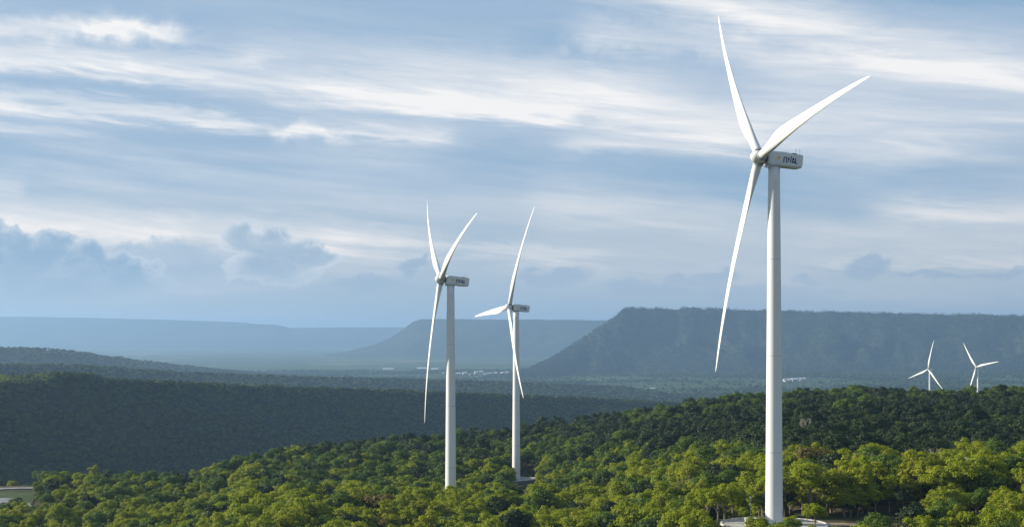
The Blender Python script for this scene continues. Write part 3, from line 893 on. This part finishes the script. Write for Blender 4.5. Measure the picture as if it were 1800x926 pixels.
def thai_letters():
    ls = []
    # ko kai: left stem with a notch, arch, right stem
    ls.append([(0.12, 0), (0.12, .50), (0.22, .62), (0.10, .72)] )
    ls.append([(0.10, .74)] + arc(.42, .72, .33, .30, 165, 0, 10) + [(.75, 0)])
    # fo fan: small head, down, up to the middle, down, tall right stem
    x = 1.08
    ls.append(arc(x + .12, .86, .10, .10, 200, -120, 8))
    ls.append([(x + .06, .80), (x + .06, .03), (x + .38, .72), (x + .70, .03), (x + .70, 1.22)])
    # pho phueng: small head inside, down, up, down, right stem
    x = 2.14
    ls.append(arc(x + .20, .82, .13, .13, 220, -140, 8))
    ls.append([(x + .06, .95), (x + .06, .03), (x + .22, .10), (x + .40, .48), (x + .58, .10), (x + .74, .03), (x + .74, .98)])
    # full stop
    ls.append([(3.12, .06), (3.18, .06)])
    return ls

def turbine(key, label, detail):
    (hx, hy, hz), psi, tilt, phi = TURB[key]
    b = BASE[key]
    root = empty('wind_turbine', (b[0], b[1], b[2] + ZC), R(psi))
    tag(root, label, 'wind turbine', 'wind turbines')
    t = R(tilt)
    # tower
    zt = HUB_H - 2.25
    bm = bmesh.new()
    prof = [(2.22, -0.3), (2.22, 0.05)]
    for i in range(1, 25):
        f = i / 24; prof.append((2.20 - 0.72 * f ** 1.1, 0.05 + (zt - 0.05) * f))
    lathe(bm, prof, 48)
    tower = bm_obj('tower', bm, M['white_paint'], root, True)
    if detail:
        for f in (0.20, 0.47, 0.74):
            rr = 2.20 - 0.72 * f ** 1.1
            bm = bmesh.new(); lathe(bm, [(rr - .05, -.07), (rr + .018, -.07), (rr + .018, .07), (rr - .05, .07)], 48, (0, 0, .05 + (zt - .05) * f))
            bm_obj('flange', bm, M['roof_grey'], tower)
        bm = bmesh.new(); lathe(bm, [(2.1, -.25), (2.42, -.25), (2.42, .12), (2.1, .12)], 48)
        bm_obj('base_flange', bm, M['grey_metal'], tower)
        # door with steps on the far right side of the tower
        bm = bmesh.new(); add_box(bm, (2.14, 0.6, 2.6), (.2, 1.0, 2.3)); bm_obj('door', bm, M['grey_metal'], tower)
        bm = bmesh.new()
        for i in range(5): add_box(bm, (3.6 - i * .28, .6, .2 + i * .28), (.3, 1.1, .06))
        bm_obj('door_steps', bm, M['grey_metal'], tower)
        # small dark number plate on the camera side
        bm = bmesh.new()
        for i, (a0, a1, z0, z1) in enumerate(((-42, -34, 2.65, 3.25), (-32, -28, 2.75, 3.25), (-27, -20, 2.95, 3.25))):
            q = [(2.20 * math.cos(R(a)), 2.20 * math.sin(R(a)), z) for a, z in ((a0, z0), (a1, z0), (a1, z1), (a0, z1))]
            bm.faces.new([bm.verts.new(p) for p in q])
        bm_obj('number_plate', bm, M['dark_metal'], tower)
    bm = bmesh.new(); lathe(bm, [(1.30, zt - .02), (1.62, zt - .02), (1.62, zt + .32), (1.30, zt + .32)], 32)
    bm_obj('yaw_ring', bm, M['grey_metal'], root, False)
    # nacelle, tilted with the shaft: a frame at hub height over the tower
    Tn = Matrix.Translation((0, 0, HUB_H - OVER * math.tan(t))) @ Matrix.Rotation(t, 4, 'Y')
    bm = bmesh.new()
    secs = [(-2.15, 1.2, -1.3, 1.25), (-1.9, 1.62, -1.65, 1.6), (-1.2, 1.80, -1.86, 1.76), (2.6, 1.82, -1.88, 1.82), (2.75, 1.82, -1.88, 1.72), (6.1, 1.76, -1.88, 1.64), (6.9, 1.70, -1.76, 1.60), (7.2, 1.5, -1.35, 1.42)]
    rings = []
    for x, w, z0, z1 in secs:
        c = .20
        rings.append([(x, -w, z0 + c * 2), (x, -w + c * 1.5, z0), (x, w - c * 1.5, z0), (x, w, z0 + c * 2), (x, w, z1 - c), (x, w - c, z1), (x, -w + c, z1), (x, -w, z1 - c)])
    ring_tube(bm, rings)
    nac = bm_obj('nacelle', bm, M['nacelle_paint'], root); nac.matrix_local = Tn
    bm = bmesh.new(); ring_tube(bm, [[(x, r * math.cos(2 * math.pi * i / 20), r * math.sin(2 * math.pi * i / 20)) for i in range(20)] for x, r in ((-3.0, 1.15), (-2.1, 1.2))])
    bm_obj('main_bearing', bm, M['dark_metal'], root, True).matrix_local = Tn
    bm = bmesh.new(); add_box(bm, (-1.55, 0, -2.1), (1.1, 1.6, .5)); bm_obj('yaw_housing', bm, M['nacelle_paint'], nac)
    # roof hatch, masts
    bm = bmesh.new(); add_box(bm, (4.7, -1.32, 1.66), (1.15, .95, .20)); bm_obj('roof_hatch', bm, M['dark_metal'], nac)
    for mx in (5.2, 6.2):
        bm = bmesh.new(); tube_between(bm, (mx, -1.1, 1.65), (mx, -1.1, 2.75), .045, .035); add_box(bm, (mx, -1.1, 2.80), (.34, .10, .12)); add_box(bm, (mx + .2, -1.1, 2.45), (.10, .10, .25))
        bm_obj('weather_mast', bm, M['grey_metal'], nac)
    if detail:
        # the lettering and emblem on the side that faces the camera
        bm = bmesh.new(); strokes(bm, [[(x * 1.16, z * 1.30) for x, z in ln] for ln in thai_letters()], .27)
        lt = bm_obj('lettering', bm, M['navy'], nac); lt.location = (1.75, -1.82, -0.85); lt.rotation_euler = (0, 0, R(0.8))
        bm = bmesh.new()
        strokes(bm, [[(x, z) for x, z in arc(0, 0, .88, .95, 195, 345, 16)]], .13)
        em = bm_obj('emblem_arc', bm, M['sky_blue'], nac); em.location = (0.45, -1.82, -0.35)
        bm = bmesh.new()
        v = [bm.verts.new((x, -.03, z)) for x, z in ((0, -.45), (.16, -.10), (.42, .20), (.36, .62), (.16, .50), (0, .88), (-.16, .50), (-.36, .62), (-.42, .20), (-.16, -.10))]
        ctr = bm.verts.new((0, -.03, .2))
        for i in range(10): bm.faces.new((v[i], v[(i + 1) % 10], ctr))
        em2 = bm_obj('emblem_flame', bm, M['yellow'], nac); em2.location = (0.45, -1.825, -0.15)
    # hub: rounded spinner along the shaft
    hb_ = bmesh.new()
    pr = [(-2.35, .05), (-2.28, .42), (-2.05, .85), (-1.6, 1.28), (-1.0, 1.55), (-.2, 1.68), (.7, 1.66), (1.15, 1.50), (1.25, 1.15)]
    ring_tube(hb_, [[(x, r * math.cos(2 * math.pi * i / 28), r * math.sin(2 * math.pi * i / 28)) for i in range(28)] for x, r in pr])
    Th = Tn @ Matrix.Translation((-OVER / math.cos(t), 0, 0))
    hub = bm_obj('hub', hb_, M['nacelle_paint'], root, True); hub.matrix_local = Th
    bm = bmesh.new(); ring_tube(bm, [[(x, r * math.cos(2 * math.pi * i / 28), r * math.sin(2 * math.pi * i / 28)) for i in range(28)] for x, r in ((.95, 1.2), (.96, 1.74), (1.18, 1.74), (1.19, 1.2))])
    bm_obj('hub_ring', bm, M['grey_metal'], hub)
    for k in range(3):
        p = R(phi + 120 * k)
        h = Vector((0, -1, 0)); v = Vector((0, 0, 1)); a = Vector((-1, 0, 0))
        d = v * math.cos(p) + h * math.sin(p); cch = h * math.cos(p) - v * math.sin(p)
        Mx = Matrix(((-cch.x, a.x, d.x, d.x * 1.7), (-cch.y, a.y, d.y, d.y * 1.7), (-cch.z, a.z, d.z, d.z * 1.7), (0, 0, 0, 1)))
        bo = link(bpy.data.objects.new('blade', BLADE), root); bo.matrix_local = Th @ Mx
        co = link(bpy.data.objects.new('root_collar', COLLAR), bo)
    return root
turbine('T1', 'tallest white wind turbine, its whole tower standing on the near round pad', True)
turbine('T2', 'second-largest white wind turbine, tower foot hidden by bright trees', True)
turbine('T3', 'third white wind turbine with one blade pointing left, by the raised pad', True)
turbine('S1', 'tiny far wind turbine before the mesa with one blade straight up', False)
turbine('S2', 'tiny far wind turbine before the mesa, nearest the picture edge', False)

# ------------------------------------------------------------------ pads, kerbs, track, road
def disc(name, c, r, z0, z1, mat, seg=64, kind='structure', label=None):
    bm = bmesh.new(); lathe(bm, [(r + .25, z0), (r, z1)], seg, (0, 0, 0))
    o = bm_obj(name, bm, mat); o.location = (c[0], c[1], c[2] + ZC); tag(o, label, kind=kind); return o
def ring(name, r0, r1, z0, z1, mat, parent, seg=64, a0=0, a1=360):
    bm = bmesh.new(); n = seg
    full = a1 - a0 >= 360
    A = [R(a0 + (a1 - a0) * i / n) for i in range(n if full else n + 1)]
    V = [[bm.verts.new((r * math.cos(a), r * math.sin(a), z)) for r, z in ((r0, z0), (r1, z0), (r1, z1), (r0, z1))] for a in A]
    m = len(V)
    for i in range(m if full else m - 1):
        for j in range(4): bm.faces.new((V[i][j], V[(i + 1) % m][j], V[(i + 1) % m][(j + 1) % 4], V[i][(j + 1) % 4]))
    if not full: bm.faces.new(V[0]); bm.faces.new(V[-1][::-1])
    return bm_obj(name, bm, mat, parent)
pad1 = disc('turbine_pad', b1, 13.2, -2.0, -0.02, M['concrete'], label='pale round concrete pad under the tallest turbine')
ring('kerb', 13.0, 13.5, -1.8, 0.16, M['kerb'], pad1)
pad3 = disc('turbine_pad', b3, 13.4, -3.6, -0.02, M['concrete'], label='raised round concrete pad under the third turbine')
ring('kerb', 13.2, 13.7, -3.4, 0.14, M['kerb'], pad3)
pad2 = disc('turbine_pad', BASE['T2'], 8.0, -2.0, -0.02, M['concrete'], label='concrete pad under the middle turbine')
# retaining wall with railing below the third pad, facing the camera
wl = empty('railed_wall', (b3[0], b3[1], b3[2] + ZC - 3.3)); tag(wl, 'white retaining wall with vertical railing posts below the raised round pad', 'wall')
ring('wall_face', 17.0, 17.35, -2.8, -0.3, M['wall_white'], wl, 40, -115, -30)
ring('rail', 17.12, 17.22, 0.95, 1.03, M['white_paint'], wl, 40, -115, -30)
pm = None
for i in range(30):
    a = R(-114 + 83 * i / 29)
    if pm is None:
        bm = bmesh.new(); add_box(bm, (0, 0, .35), (.14, .14, 1.3)); po = bm_obj('post', bm, M['white_paint'], wl); pm = po.data
    else: po = link(bpy.data.objects.new('post', pm), wl)
    po.location = (17.17 * math.cos(a), 17.17 * math.sin(a), 0)

def ribbon(name, path, width, mat, lift, label):
    P = [Vector((p[0], p[1], 0)) for p in path]
    bm = bmesh.new(); pv = None
    Q = []
    for i in range(len(P) - 1):
        for j in range(12): Q.append(P[i].lerp(P[i + 1], j / 12))
    Q.append(P[-1])
    nx = 6
    rows = []
    for i, p in enumerate(Q):
        t = (Q[min(i + 3, len(Q) - 1)] - Q[max(i - 3, 0)]).normalized(); nrm = Vector((-t.y, t.x, 0))
        wd = width * (1 + 0.12 * math.sin(i * 1.7))
        row = []
        for k in range(nx + 1):
            q = p + nrm * wd * (k / nx - .5)
            row.append(bm.verts.new((q.x, q.y, float(ground_z(q.x, q.y)) + ZC + lift)))
        rows.append(row)
    for a, b in zip(rows, rows[1:]):
        for k in range(nx): bm.faces.new((a[k], a[k + 1], b[k + 1], b[k]))
    o = bm_obj(name, bm, mat, None, True); tag(o, label, kind='structure'); return o
ribbon('dirt_track', [(b1[0] + 12.5, b1[1] - 1), (b1[0] + 22, b1[1] + 1.5), (b1[0] + 34, b1[1] + 1), (b1[0] + 50, b1[1] - 6), (b1[0] + 64, b1[1] - 18)], 7.0, M['track'], 0.10, 'brown dirt track leaving the tallest turbine pad')
ribbon('grass_verge', [(at_px(-60, 690), 690), (at_px(30, 700), 700), (at_px(62, 702), 702)], 60.0, M['verge'], 0.25, 'mown green verge beside the pale road at the left edge')
ribbon('road', [(at_px(-80, 640), 640), (at_px(-30, 668), 668), (at_px(10, 690), 690), (at_px(30, 680), 680), (at_px(55, 660), 660)], 9.0, M['asphalt'], 0.40, 'pale curving road at the left edge')
ribbon('road', [(at_px(-80, 735), 735), (at_px(0, 742), 742), (at_px(80, 748), 748), (at_px(100, 750), 750)], 9.0, M['asphalt'], 0.42, 'pale straight road along the hill edge at the left')

# ------------------------------------------------------------------ small things
lp = empty('lamp_post', (at_px(1319, 384), 384, float(ground_z(at_px(1319, 384), 384)) + ZC)); tag(lp, 'thin grey lamp post with white head left of the tallest tower', 'lamp post')
bm = bmesh.new(); tube_between(bm, (0, 0, -.3), (0, 0, 5.6), .09, .06, 10); bm_obj('pole', bm, M['grey_metal'], lp)
bm = bmesh.new(); lathe(bm, [(.08, 5.55), (.22, 5.6), (.24, 6.0), (.10, 6.12)], 12); bm_obj('lamp_head', bm, M['white_paint'], lp)
bm = bmesh.new(); add_box(bm, (0, 0, 3.2), (.28, .22, .4)); bm_obj('control_box', bm, M['grey_metal'], lp)

kx = at_px(1319, 371)
ki = empty('transformer_kiosk', (kx, 371, b1[2] + ZC)); tag(ki, 'white transformer kiosk with pale roof on the tallest turbine pad', 'kiosk')
bm = bmesh.new(); add_box(bm, (0, 0, .85), (2.6, 1.8, 1.7)); bm_obj('cabinet', bm, M['wall_white'], ki)
bm = bmesh.new(); ring_tube(bm, [[(-1.45, -1.05, 1.705), (1.45, -1.05, 1.705), (1.45, 1.05, 1.705), (-1.45, 1.05, 1.705)], [(-1.4, -.95, 1.85), (1.4, -.95, 1.85), (1.4, .95, 1.95), (-1.4, .95, 1.95)]]); bm_obj('roof', bm, M['roof_white'], ki)
for s_ in (-.62, .62):
    bm = bmesh.new(); add_box(bm, (s_, -.92, .85), (1.1, .05, 1.4)); bm_obj('door', bm, M['roof_grey'], ki)

sx_, sd_ = at_px(120, 690), 690
sg = empty('signboard', (sx_, sd_, float(ground_z(sx_, sd_)) + ZC)); tag(sg, 'small pale blue and white signboard between trees by the road', 'sign')
for s_ in (-.9, .9):
    bm = bmesh.new(); tube_between(bm, (s_, 0, -.3), (s_, 0, 5.6), .10, .10, 8); bm_obj('post', bm, M['grey_metal'], sg)
bm = bmesh.new(); add_box(bm, (0, -.16, 5.2), (2.4, .12, 1.3)); bm_obj('panel', bm, M['roof_white'], sg)
bm = bmesh.new(); add_box(bm, (0, -.16, 4.1), (2.4, .12, .8)); bm_obj('panel', bm, M['roof_blue'], sg)

# buildings of the town on the plain
def building(px, d, w, dp, h, rz, roof, label, gable=True):
    x = at_px(px, d); z = float(ground_z(x, d))
    o = empty('building', (x, d, z + ZC), R(rz)); tag(o, label, 'building', 'buildings on the plain')
    bm = bmesh.new(); add_box(bm, (0, 0, h / 2 - 1), (w, dp, h + 2)); wall = bm_obj('wall', bm, M['wall_white'], o)
    bm = bmesh.new()
    rh = (0.22 * dp if gable else 0.8)
    a = w / 2 + .8; e = dp / 2 + .8
    ring_tube(bm, [[(x_, -e, h + .05), (x_, e, h + .05), (x_, e * .04, h + rh), (x_, -e * .04, h + rh)] for x_ in (-a, a)])
    bm_obj('roof', bm, M[roof], o)
def dist(py): return 2600 * 228 / (py - HY)
BLD = [
    (682, 649.5, 82, 60, 9, 4, 'roof_white', 'long pale shed alone left of the middle turbine'),
    (742, 648.5, 80, 55, 9, 2, 'roof_grey', 'long grey shed just behind the middle turbine blade'),
    (764, 649.5, 56, 50, 8, 2, 'roof_grey', 'shorter grey shed at the right end of the long grey shed'),
    (779, 657.5, 26, 30, 9, 10, 'roof_white', 'small white building touching the left edge of the middle tower'),
    (806, 658, 32, 40, 9, -8, 'roof_white', 'low white building just right of the middle tower'),
    (817, 657, 30, 36, 10, 12, 'roof_grey', 'grey-roofed building in the town right of the middle tower'),
    (826, 659, 20, 30, 7, 0, 'roof_white', 'tiny white house at the front of the town'),
    (837, 656, 24, 40, 13, 20, 'roof_white', 'tall white block at the heart of the town'),
    (846, 655, 26, 36, 12, -5, 'roof_white', 'bright white block beside the tallest town block'),
    (853, 658, 18, 26, 7, 8, 'roof_blue', 'small blue-roofed house in the town'),
    (861, 658, 28, 40, 9, 4, 'roof_white', 'wide white building left of the third tower'),
    (871, 657, 24, 34, 9, -12, 'roof_grey', 'grey-roofed building second from the third tower'),
    (884, 656.5, 22, 34, 10, 15, 'roof_white', 'white building nearest the left edge of the third tower'),
    (892, 655, 20, 30, 9, -20, 'roof_white', 'white house partly behind the third turbine blade'),
    (921, 649, 36, 40, 8, 5, 'roof_grey', 'pale shed just right of the third tower'),
    (936, 648.5, 24, 34, 8, 0, 'roof_white', 'small shed right of the pale shed by the third tower'),
    (958, 655, 30, 36, 9, -6, 'roof_white', 'isolated white building right of the third tower'),
    (1147, 684, 26, 22, 7, 14, 'roof_grey', 'isolated grey building on the plain near the foreground skyline'),
    (1384, 669.5, 40, 60, 8, 6, 'roof_white', 'white greenhouse shed beside the tallest tower, nearest to it'),
    (1397, 668.5, 40, 60, 8, 6, 'roof_white', 'middle one of three white sheds right of the tallest tower'),
    (1410, 667.5, 36, 50, 8, 6, 'roof_white', 'far end shed of three right of the tallest tower'),
    (1632, 676, 22, 22, 7, 0, 'roof_white', 'small white house beside the tower of the left tiny turbine'),
    (1683, 687, 18, 20, 6, 30, 'roof_white', 'tiny house between the two far turbines'),
    (1774, 662, 30, 24, 7, 0, 'roof_white', 'small white house at the foot of the mesa near the edge'),
    (1784, 687, 36, 26, 7, -5, 'roof_grey', 'long pale shed at the right edge of the plain'),
    (1799, 689, 34, 26, 7, -5, 'roof_white', 'pale shed cut by the right picture edge'),
]
for px_, py_, w_, dp_, h_, rz_, rf_, lab in BLD:
    building(px_, dist(py_), w_ * .8, dp_ * .7, h_ * .8, rz_, rf_, lab)

# ------------------------------------------------------------------ haze: one closed box round the whole place
bm = bmesh.new(); add_box(bm, (0, 0, (530 - 20) / 2), (160000, 160000, 530 + 20))
hz = bm_obj('haze', bm, M['white_paint'])
hm, t, out = new_mat('haze')
pv = t.nodes.new('ShaderNodeVolumePrincipled')
pv.inputs['Color'].default_value = (0.37, 0.58, 0.88, 1)
pv.inputs['Density'].default_value = 6.0e-5
pv.inputs['Anisotropy'].default_value = 0.35
t.links.new(pv.outputs[0], out.inputs['Volume'])
hz.data.materials.clear(); hz.data.materials.append(hm)
tag(hz, 'thin blue haze over the plain', 'haze', kind='stuff')
